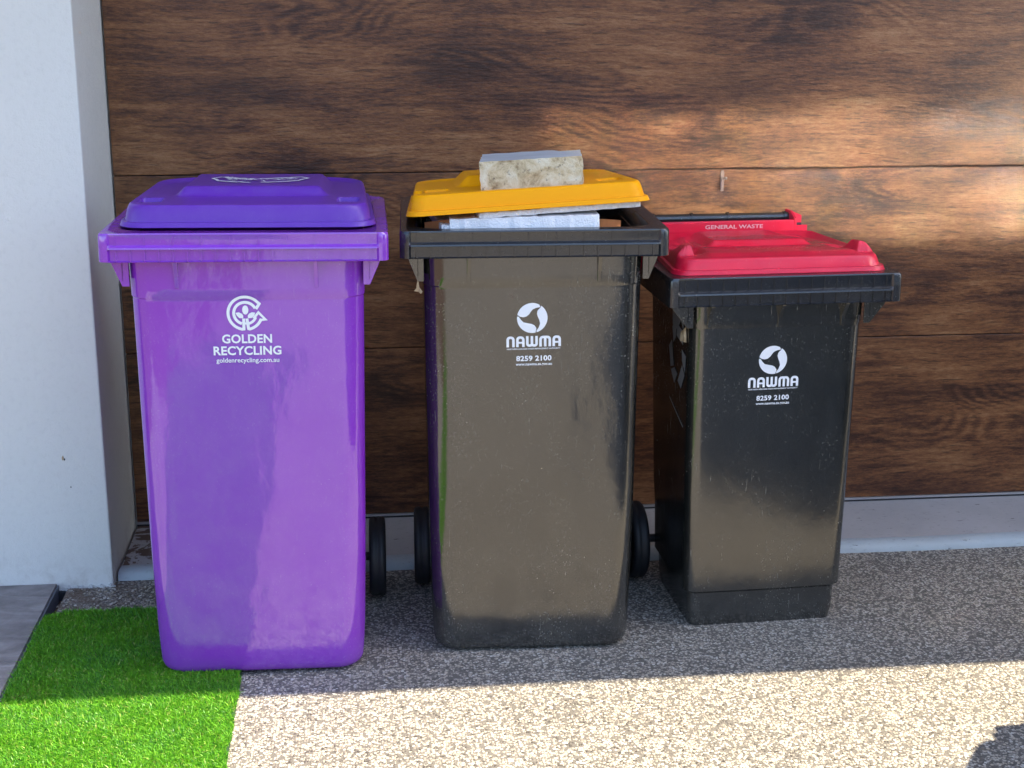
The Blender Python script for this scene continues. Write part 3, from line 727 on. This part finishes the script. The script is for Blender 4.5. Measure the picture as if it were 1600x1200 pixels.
plid = make_lid(PB.root, M['violet'], 0.264, 0.250, 0.034, 0.585, PB.zr+0.0015, feat_p, off=PB.off, rf=0.055, rb=0.10, skirt=0.043)
plid.location = (0.004, 0.006, 0.005)
def lid_mark(root, polys, mat, cx, cy, hfun, name, parent, lift=0.0012):
    b = MB()
    for li, (vs, fs) in enumerate(polys):
        b.add([(cx+u, cy+w-PB.yc, hfun(cx+u, cy+w)+lift+0.00005*li) for u, w in vs], fs)
    me = bpy.data.meshes.new(name); me.from_pydata(b.v, [], b.f); me.update(); return link(name, me, mat, parent)
hp = lambda x, y: PB.zr+0.0015+0.043+feat_p(x, y)
# worn printed banner on lid: curved ribbon outline with illegible worn marks
rr = random.Random(3); bn = []
up = [(-.088+.176*i/24, .085 - .045*math.sin(math.pi*i/24) + rr.uniform(-.004, .004)) for i in range(25)]
dn = [(u, v-.100) for u, v in up]
bn.append(stroke(up[:9], .010)); bn.append(stroke(up[12:], .010)); bn.append(stroke(dn[:11], .012)); bn.append(stroke(dn[13:], .012))
bn.append(stroke([up[0], (-.106, .045), (-.094, .012), dn[0]], .007)); bn.append(stroke([up[-1], (.108, .050), (.095, .015), dn[-1]], .007))
for i in range(60):
    u = -.084+.158*rr.random(); v = .036 - .045*math.sin(math.pi*(u+.08)/.16) + rr.uniform(-.030, .030); L = rr.uniform(.005, .013)
    bn.append(stroke([(u, v), (u+L*.5, v+rr.uniform(-.012, .012)), (u+L, v+rr.uniform(-.012, .012))], rr.uniform(.003, .006)))
lid_mark(PB.root, bn, M['print'], 0.005, 0.34, hp, 'worn_print', plid, 0.002)
# embossed unreadable relief line at the front of lid
em = [stroke([(-.09+i*.0095, rr.uniform(-.004, .004)), (-.086+i*.0095, rr.uniform(-.004, .004)), (-.083+i*.0095, rr.uniform(-.004, .004))], .0018) for i in range(20)]
lid_mark(PB.root, em, M['violet'], 0.0, 0.125, hp, 'embossed_mark', plid, 0.0008)
lg = logo_golden()
PB.decal('logo', lg, M['print'], -0.006, 0.835, 0.0375)
tx = [shift(text2d('GOLDEN', 0.103, 0.028, 1.04, 0.0185), 0, 0.0255), shift(text2d('RECYCLING', 0.140, 0.028, 1.04, 0.0185), 0, 0.0), shift(text2d('goldenrecycling.com.au', 0.130, 0.012), 0, -0.0165)]
PB.decal('lettering', tx, M['print'], -0.004, 0.746)

# ------------------------------------------------------------------ MIDDLE BIN
MBn = Bin('wheelie_bin', 'tall dusty black wheelie bin with raised yellow lid weighed down by a stone block', (0.370, -0.945, 0.0), -0.034, 0.993, 0.290, 0.600, T240, M['black'], M['rimblack'], hub_x=0.250, wheel_y=0.49, open_=True)
def feat_y(x, y):
    h = -0.006*sstep(0.10, 0.50, y)
    h += 0.024*sstep(-.150, -.112, x)*(1-sstep(.112, .150, x))*sstep(0.19, 0.225, y)*(1-sstep(0.48, 0.52, y))
    for sg in (-1, 1): h -= 0.024*box_feat(x*sg, y, 0.165, 0.222, 0.09, 0.17, 0.011)
    h -= 0.016*box_feat(-x, y, 0.222, 0.262, 0.07, 0.16, 0.014)
    return h
# lid hinged at the back, lifted; own pivot empty not needed: transform mesh
lid = make_lid(MBn.root, M['yellow'], 0.267, 0.248, 0.0, 0.55, 0.0, feat_y, off=(0, -0.55, 0), rf=0.035, rb=0.08, skirt=0.042)
LID_LOC = Vector((-0.016, 0.59-MBn.yc, MBn.zr+0.012)); LID_ROT = (math.radians(-3.0), math.radians(-3.3), math.radians(0.8))
lid.location = LID_LOC; lid.rotation_euler = LID_ROT
lv, ws = logo_leaves(), word_nawma(0.112)
def nawma(bin_, cx, zc, tilt, worn=False):
    bin_.decal('logo', lv, M['print'], cx, zc, 0.0335, tilt=tilt)
    wn, u = word_nawma(0.120)
    ct, st = math.cos(tilt), math.sin(tilt)
    def place(dz): return cx+st*-dz, zc+dz
    bin_.decal('lettering', wn, M['print'], cx+0.0035, zc-0.0645, tilt=tilt)
    bin_.decal('lettering', [text2d('NORTHERN ADELAIDE WASTE MANAGEMENT AUTHORITY', 0.118, 0.02)], M['print'], cx+0.0035, zc-0.0705, tilt=tilt)
    bin_.decal('lettering', [text2d('8259 2100', 0.078, 0.03, 1.05, 0.0115)], M['print'], cx+0.004, zc-0.0960, tilt=tilt)
    bin_.decal('lettering', [text2d('www.nawma.sa.gov.au', 0.080, 0.02)], M['print'], cx+0.004, zc-0.1065, tilt=tilt)
nawma(MBn, -0.004, 0.795, 0.012)
# contents
def inbin(x, y, z): return (x, y-MBn.yc, z)
def in_world(x, y, z): return MBn.root.matrix_basis @ Vector((x, y-MBn.yc, z))
def sheet(name, label, cat, x0, x1, y, z0, z1, th, rot, mat, seed=0, jag=0.004, group=None):
    r = random.Random(seed); n_ = 26; b = MB(); rings = []
    for i in range(n_+1):
        x = lerp(x0, x1, i/n_); a = r.uniform(-jag, jag)*0.6; c = r.uniform(-jag, jag)
        rings.append([(x-(x0+x1)/2, -th/2+r.uniform(-jag, jag)*.2, z0+c), (x-(x0+x1)/2, th/2, z0+c), (x-(x0+x1)/2, th/2, z1+a), (x-(x0+x1)/2, -th/2+r.uniform(-jag, jag)*.2, z1+a)])
    b.loft(rings); o = b.build(name, mat, bevel=0.001)
    o.location = in_world((x0+x1)/2, y, 0); o.rotation_euler = rot; tag(o, label, cat, group); return o
gz = MBn.zr
def slabsheet(name, label, x0, x1, y0, y1, z, th, rot, mat, seed, group=None, jag=0.003, cat='foam sheet'):
    r = random.Random(seed); n_ = 30; b = MB(); rings = []; xc = (x0+x1)/2; yc = (y0+y1)/2
    for i in range(n_+1):
        x = lerp(x0, x1, i/n_)-xc; j = lambda: r.uniform(-jag, jag)
        a = j()
        rings.append([(x, y0-yc+a, -th/2+j()*.3), (x, (y0-yc)+a+0.001, th/2+j()*.4), (x, y1-yc, th/2), (x, y1-yc, -th/2)])
    b.loft(rings); o = b.build(name, mat, bevel=0.0012); o.location = in_world(xc, yc, z); o.rotation_euler = rot; tag(o, label, cat, group); return o
slabsheet('foam_sheet', 'thick white polystyrene sheet in front, jutting from under the yellow lid', -0.178, 0.146, 0.046, 0.45, gz+0.001, 0.028, (math.radians(-2), math.radians(-1.3), math.radians(-3)), M['foam'], 1, 'polystyrene sheets stuffed in the black bin')
slabsheet('foam_sheet', 'thin white polystyrene sheet just under the right of the yellow lid', -0.125, 0.228, 0.060, 0.46, gz+0.024, 0.012, (math.radians(-3), math.radians(-3.4), math.radians(0)), M['foam'], 2, 'polystyrene sheets stuffed in the black bin')
slabsheet('foam_sheet', 'short white polystyrene piece low at the left inside the black bin', -0.212, -0.10, 0.055, 0.30, gz-0.004, 0.016, (math.radians(0), math.radians(1), math.radians(4)), M['foam'], 5, 'polystyrene sheets stuffed in the black bin')
# curved cardboard pieces
def curved_card(label, x0, x1, y0, bulge, z0, z1):
    b = MB(); rings = []
    for i in range(25):
        t = i/24; x = lerp(x0, x1, t)-(x0+x1)/2; y = -bulge*math.sin(math.pi*t); tt = 0.002
        zt_ = z1 - 0.03*abs(t-.5)**1.5
        rings.append([(x, y, z0), (x, y+tt*2, z0), (x, y+tt*2, zt_), (x, y, zt_)])
    b.loft(rings); o = b.build('cardboard_piece', M['card'], smooth=40); o.location = in_world((x0+x1)/2, y0, 0); o.rotation_euler = (0, 0, MBn.root.rotation_euler.z)
    tag(o, label, 'cardboard'); return o
curved_card('bent brown cardboard at the right inside the black bin behind the foam', 0.09, 0.205, 0.16, 0.045, 0.75, gz+0.006)
curved_card('brown cardboard at the left inside the black bin under the yellow lid', -0.235, -0.11, 0.12, 0.03, 0.75, gz+0.012)
# stone block on the lid
def stone_block():
    b = bmesh.new(); bmesh.ops.create_cube(b, size=1.0)
    bmesh.ops.subdivide_edges(b, edges=b.edges[:], cuts=14, use_grid_fill=True)
    sx, sy, sz = 0.222, 0.205, 0.062
    for v in b.verts:
        p = Vector((v.co.x*sx, v.co.y*sy, v.co.z*sz))
        n1 = noise.noise(Vector((p.x*28, p.y*28, p.z*28))); n2 = noise.noise(Vector((p.x*90+3, p.y*90, p.z*90)))
        side = 1 if v.co.z < 0.49 else 0.25
        if v.co.z > 0.49 and (abs(v.co.x) > 0.44 or abs(v.co.y) > 0.44): side = 0.7
        d_ = Vector((v.co.x*2 if abs(v.co.x) > .49 else 0, v.co.y*2 if abs(v.co.y) > .49 else 0, 0))
        p += d_*(n1*0.0045+n2*0.002)*side
        if v.co.z > 0.49: p.z += n2*0.0012
        # chipped far right corner
        if v.co.x > 0.25 and v.co.y > 0.36: p.z -= 0.008*sstep(0.25, 0.35, v.co.x); 
        # lower edge slight bow
        if v.co.z < -0.49: p.z += n1*0.003
        v.co = p
    me = bpy.data.meshes.new('stone_block'); b.to_mesh(me); b.free(); return me
st = link('stone_block', stone_block(), M['stone'], smooth=30)
tag(st, 'rectangular grey-topped cut stone block with rough beige sides lying on yellow lid', 'stone block')
bpy.context.view_layer.update()
LM = MBn.root.matrix_basis @ Matrix.Translation(LID_LOC) @ __import__('mathutils').Euler(LID_ROT).to_matrix().to_4x4()
st.matrix_world = LM @ Matrix.Translation((0.022, -0.55+0.140, 0.075)) @ Matrix.Rotation(math.radians(-5.5), 4, 'Z') @ Matrix.Rotation(math.radians(1.5), 4, 'X')

# ------------------------------------------------------------------ RED-LID BIN
T140 = [(0.0, .181, .080, .396, .022), (0.086, .184, .077, .398, .022), (0.094, .195, .067, .405, .030), (0.22, .197, .064, .410, .032), (0.28, .198, .062, .425, .032), (0.745, .2035, .048, .460, .032), (0.748, .2050, .0465, .462, .032), (0.85, .2070, .042, .47, .032)]
RB = Bin('wheelie_bin', 'shorter scratched black wheelie bin with closed red lid, rightmost of the bins', (0.947, -0.873, 0.0), 0.040, 0.870, 0.2700, 0.500, T140, M['black2'], M['rimblack'], hub_x=0.238, wheel_y=0.425, foot=True)
def feat_r(x, y):
    h = -0.018*sstep(0.06, 0.42, y)
    x = x-0.012; hw = 0.135-0.02*sstep(0.2, 0.45, y)
    h += 0.007*sstep(-hw-.055, -hw-.03, x)*(1-sstep(hw+.03, hw+.055, x))*sstep(0.05, 0.09, y)
    h += 0.014*sstep(-hw-.012, -hw+.014, x)*(1-sstep(hw-.014-.03, hw-.03+.012, x))*sstep(0.20, 0.217, y)*(1-sstep(0.42, 0.45, y))
    x = x+0.012
    for sg in (-1, 1):
        h += 0.024*sstep(0.192, 0.198, x*sg)*(1-sstep(0.236, 0.246, x*sg))*sstep(0.088, 0.096, y)*(1-sstep(0.13, 0.20, y))
        h -= 0.010*box_feat(x*sg, y, 0.150, 0.200, 0.11, 0.20, 0.015)
    return h
rlid = make_lid(RB.root, M['red'], 0.254, 0.222, 0.032, 0.465, RB.zr+0.0015, feat_r, off=RB.off, rf=0.040, rb=0.02, skirt=0.034)
# hinge strip, handle bar, ears
oy = RB.off
b = MB(); b.box(-0.205, 0.165, 0.453, 0.465, RB.zr+0.014, RB.zr+0.058); b.build('hinge_strip', M['red'], rlid, off=oy, bevel=0.003)
for x in (0.165, -0.212):
    b = MB(); b.prism([(0.453, RB.zr+0.004), (0.453, RB.zr+0.062), (0.488, RB.zr+0.076), (0.528, RB.zr+0.076), (0.543, RB.zr+0.054), (0.528, RB.zr+0.029), (0.493, RB.zr+0.004)], 'x', x, x+0.007)
    b.build('hinge_ear', M['red'], rlid, off=oy, bevel=0.001)
b = MB(); b.box(0.166, 0.200, 0.453, 0.459, RB.zr+0.004, RB.zr+0.044); b.prism([(0.172, RB.zr+0.074), (0.196, RB.zr+0.064), (0.196, RB.zr+0.004), (0.172, RB.zr+0.004)], 'y', 0.488, 0.492); b.build('hinge_web', M['red'], rlid, off=oy, bevel=0.001)
b = MB(); b.cyl((0.506, RB.zr+0.058), 'x', 0.0125, -0.26, 0.166, 24)
for x in (-0.19, -0.09, 0.005, 0.155): b.cyl((0.506, RB.zr+0.058), 'x', 0.0155, x-0.003, x+0.003, 24)
b.build('handle_bar', M['rimblack'], RB.root, smooth=40, off=oy)
for x in (-0.255, 0.175):
    b = MB(); b.box(x, x+0.02, 0.483, 0.519, RB.zr-0.03, RB.zr+0.046); b.build('handle_arm', M['rimblack'], RB.root, off=oy, bevel=0.002)
# GENERAL WASTE on the hinge strip (its upper front edge)
tw = text2d('GENERAL WASTE', 0.150, 0.015, 1.0, 0.0095)
me = bpy.data.meshes.new('lettering'); me.from_pydata([(u+0.008, 0.4524-RB.yc, RB.zr+0.039+w) for u, w in tw[0]], [], tw[1]); link('lettering', me, mat_plain('worn_print', (0.72, 0.42, 0.46), 0.5), rlid)
hr = lambda x, y: RB.zr+0.0015+0.034+feat_r(x, y)
em = []
for rw_ in range(2):
    for i in range(15):
        u = -.10+i*.0115+rr.uniform(-.001, .001); v = .012-rw_*.020
        em.append(stroke([(u, v+rr.uniform(-.004, .004)), (u+.004, v+rr.uniform(-.005, .005)), (u+.008, v+rr.uniform(-.004, .004))], .0016))
bb = MB()
for li, (vs, fs) in enumerate(em): bb.add([(0.02+u, 0.135+w-RB.yc, hr(0.02+u, 0.135+w)+0.0012) for u, w in vs], fs)
me = bpy.data.meshes.new('embossed_mark'); me.from_pydata(bb.v, [], bb.f); link('embossed_mark', me, mat_plain('emboss_red', (0.42, 0.008, 0.035), 0.4), rlid)
nawma(RB, -0.010, 0.666, 0.010)
# recycling emblem and torn paper on left side
def side_x(y, z):
    return -interp(RB.tab, z)[1]-0.0014
def side_decal(name, polys, mat, cy, cz):
    b = MB()
    for li, (vs, fs) in enumerate(polys): b.add([(side_x(0, cz+w)-0.00005*li, cy-u-RB.yc, cz+w) for u, w in vs], fs)
    me = bpy.data.meshes.new(name); me.from_pydata(b.v, [], b.f); return link(name, me, mat, RB.root)
arrows = []
for k in range(3):
    q = math.radians(120*k+90)
    def rot(p): return (p[0]*math.cos(q)-p[1]*math.sin(q), p[0]*math.sin(q)+p[1]*math.cos(q))
    arrows.append(poly([rot(p) for p in ((0.035, -0.050), (0.068, -0.045), (0.075, 0.005), (0.045, 0.012))]))
    arrows.append(poly([rot(p) for p in ((0.040, 0.018), (0.076, 0.012), (0.060, 0.052), (0.022, 0.040))]))
side_decal('recycling_emblem', arrows, M['greyprint'], 0.17, 0.655)
side_decal('recycling_emblem', [stroke([(-0.07, -0.02), (0.06, -0.06)], 0.004)], M['greyprint'], 0.17, 0.555)
side_decal('sticker', [tri_poly([(-.055, -.045), (-.01, -.05), (.02, -.02), (.045, -.04), (.06, .03), (.02, .02), (.0, .05), (-.05, .04)])], M['greyprint'], 0.165, 0.765)
b = MB(); b.loft([[(0, -.014, -.018), (0, .012, -.020), (0, .016, .004), (0, -.006, .018)], [(-.006, -.012, -.016), (-.010, .008, -.018), (-.008, .012, .002), (-.004, -.006, .014)]])
o = b.build('paper_scrap', M['paper']); o.location = RB.root.matrix_basis @ Vector((side_x(0, .72)-.001, 0.10-RB.yc, 0.722)); o.rotation_euler = (0, 0, 0.04)
tag(o, 'torn cream scrap of paper stuck on the left side of the red-lidded bin', 'paper scrap')
# dried leaf hanging at the middle bin's left bracket
b = MB(); b.add([(-.001, 0, .022), (.001, .001, .022), (.003, 0, .004), (.010, .002, -.006), (.006, -.002, -.010), (0, .002, -.006), (-.009, -.001, -.004), (-.004, .001, .002)], [(0, 1, 2, 7), (7, 2, 5, 6), (2, 3, 4, 5)])
me = b.mesh('dry_leaf'); o = link('dry_leaf', me, M['leaf']); o.location = in_world(-0.252, 0.047, 0.860); md = o.modifiers.new('thick', 'SOLIDIFY'); md.thickness = 0.0006
tag(o, 'small dry leaf hanging at the left bracket of the yellow-lidded bin', 'leaf')

# ------------------------------------------------------------------ surroundings behind the photographer
road = MB(); road.box(-60, 60, -17.5, -10.2, -0.10, -0.028); tag(road.build('road', M['asphalt']), kind='structure')
for y0 in (-10.19, -17.66): 
    k_ = MB(); k_.box(-60, 60, y0, y0+0.15, -0.1, 0.10); tag(k_.build('kerb', M['kerb'], bevel=0.02), kind='structure')
nb_ = empty('neighbour_house', (0, -27, 0)); tag(nb_, 'cream single storey house across the road behind the photographer', 'house')
M['cream'] = mat_render('cream_render', (0.50, 0.45, 0.36)); M['roofm'] = mat_plain('roof_tiles', (0.10, 0.07, 0.06), 0.7); M['glass'] = mat_plain('window_glass', (0.02, 0.025, 0.03), 0.05)
m_ = MB(); m_.box(-8, 9, -4, 4, -0.03, 2.8); m_.build('wall', M['cream'], nb_)
m_ = MB(); m_.add([(-8.6, -4.6, 2.8), (9.6, -4.6, 2.8), (9.6, 4.6, 2.8), (-8.6, 4.6, 2.8), (-5, 0, 4.9), (6, 0, 4.9)], [(3, 2, 1, 0), (0, 1, 5, 4), (1, 2, 5), (2, 3, 4, 5), (3, 0, 4)]); m_.build('roof', M['roofm'], nb_)
for x in (-6, -2.5, 4.5):
    m_ = MB(); m_.box(x, x+1.8, 4.0, 4.05, 0.9, 2.2); w_ = m_.build('window', M['alu'], nb_)
    m_ = MB(); m_.box(x+.06, x+.87, 4.03, 4.06, 0.96, 2.14); m_.box(x+.93, x+1.74, 4.03, 4.06, 0.96, 2.14); m_.build('pane', M['glass'], w_)
m_ = MB(); m_.box(1.2, 2.1, 4.0, 4.05, 0, 2.1); m_.build('door', M['darkseal_gap'], nb_)

# ------------------------------------------------------------------ parked car, just outside the right edge; it throws the dark shape on the sunlit paving
car = empty('parked_car', (2.71, -1.24, 0), (0, 0, 0.075)); tag(car, 'silver station wagon parked at the right edge, throwing the rounded shadow on the sunlit paving', 'car')
M['paint'] = mat_plain('silver_paint', (0.55, 0.56, 0.57), 0.25, metal=0.7, coat=0.6)
def mat_mirrorglass():
    t = NT('mirror_tint_glass'); o = t.tc.outputs['Object']
    m_ = t.out((0.60, 0.66, 0.74), 0.070, t.bump(t.noise(t.map((0.7, 1, 1.6)), 5.5, 3, 0.55), 0.35, 0.004)); t.b.inputs['Metallic'].default_value = 0.9; return m_
M['cglass'] = mat_mirrorglass(); M['tint'] = mat_plain('tinted_glass', (0.015, 0.017, 0.018), 0.05)
M['trim'] = mat_plain('black_trim', (0.015, 0.015, 0.016), 0.5)
def sec(y, w, z0, z1, r=0.12, tuck=0.04, n=5):
    P = []
    def a_(cx, cz, r_, a0):
        for i in range(n+1):
            q = a0+math.pi/2*i/n; P.append((cx+r_*math.cos(q), y, cz+r_*math.sin(q)))
    a_(w-r-tuck, z0+r, r, -math.pi/2); P.append((w, y, (z0+z1)*.5)); a_(w-r-tuck*.4, z1-r, r, 0); a_(-w+r+tuck*.4, z1-r, r, math.pi/2); P.append((-w, y, (z0+z1)*.5)); a_(-w+r+tuck, z0+r, r, math.pi)
    return P
m_ = MB(); m_.loft([sec(0.0, .66, .36, .62, .08), sec(-.03, .76, .30, .74, .10), sec(-.12, .83, .25, .93), sec(-.4, .865, .22, .96), sec(-1.5, .87, .2, .96), sec(-3.4, .87, .2, .96), sec(-3.8, .865, .22, .93), sec(-4.3, .85, .24, .84), sec(-4.6, .80, .27, .76), sec(-4.72, .70, .32, .62, .08)])
m_.build('body', M['paint'], car, smooth=45)
m_ = MB(); m_.loft([[(.80, -.14, .94), (-.80, -.14, .94), (-.80, -3.75, .94), (.80, -3.75, .94)], [(.76, -.675, 1.54), (-.76, -.675, 1.54), (-.76, -3.10, 1.56), (.76, -3.10, 1.56)], [(.72, -.80, 1.74), (-.72, -.80, 1.74), (-.72, -3.00, 1.80), (.72, -3.00, 1.80)]])
m_.build('cabin', M['paint'], car, smooth=30, bevel=0.03)
def quad(name, pts, mat, th=0.006):
    a, b_, c_ = Vector(pts[0]), Vector(pts[1]), Vector(pts[2]); n_ = (b_-a).cross(c_-b_).normalized()*th
    m2 = MB(); m2.loft([[Vector(p)-n_*0.3 for p in pts], [Vector(p)+n_ for p in pts]]); return m2.build(name, mat, car, bevel=0.002)
quad('rear_window', [(.70, -.180, 1.005), (-.70, -.180, 1.005), (-.685, -.575, 1.42), (.685, -.575, 1.42)][::-1], M['cglass'], 0.02)
quad('windscreen', [(.74, -3.69, .98), (-.74, -3.69, .98), (-.69, -3.06, 1.50), (.69, -3.06, 1.50)], M['tint'], 0.02)
for sg in (-1, 1):
    for pa in (((-.62), (-1.20), (-1.20), (-.78)), ((-1.27), (-2.2), (-2.2), (-1.27)), ((-2.27), (-3.4), (-2.95), (-2.27))):
        pts = [(sg*.799, pa[0], .97), (sg*.799, pa[1], .97), (sg*.765, pa[2], 1.50), (sg*.765, pa[3], 1.50)]
        quad('side_window', pts if sg > 0 else pts[::-1], M['tint'], -0.012)
    for yw in (-.85, -3.85):
        m_ = MB(); m_.cyl((yw, .31), 'x', .345, sg*.80, sg*.874, 40); m_.build('wheel_arch', M['trim'], car, smooth=40)
        m_ = MB(); m_.lathe([(sg*.68, .2), (sg*.68, .28), (sg*.70, .305), (sg*.86, .305), (sg*.885, .28), (sg*.885, .2)], 'x', (yw, .305), 40); wh = m_.build('wheel', M['rubber'], car, smooth=40)
        m_ = MB(); m_.lathe([(sg*.70, .02), (sg*.70, .2), (sg*.887, .2), (sg*.875, .17), (sg*.87, .02)], 'x', (yw, .305), 30); m_.build('alloy', M['alu'], wh, smooth=40)
    m_ = MB(); m_.box(*sorted((sg*.60, sg*.80)), -.135, -.09, .70, .86); m_.build('tail_light', mat_plain('red_lens', (0.35, 0.01, 0.01), 0.15), car, bevel=0.012)
    m_ = MB(); m_.box(*sorted((sg*.52, sg*.76)), -4.66, -4.56, .58, .70); m_.build('headlight', M['alu'], car, bevel=0.02)
    m_ = MB(); m_.box(*sorted((sg*.84, sg*.98)), -3.30, -3.20, .95, 1.06); m_.build('wing_mirror', M['paint'], car, bevel=0.02)
m_ = MB(); m_.box(-.26, .26, -.008, .006, .50, .61); m_.build('number_plate', M['print'], car, bevel=0.002)
m_ = MB(); m_.box(-.74, .74, -.09, .004, .30, .40); m_.build('bumper_strip', M['trim'], car, bevel=0.01)
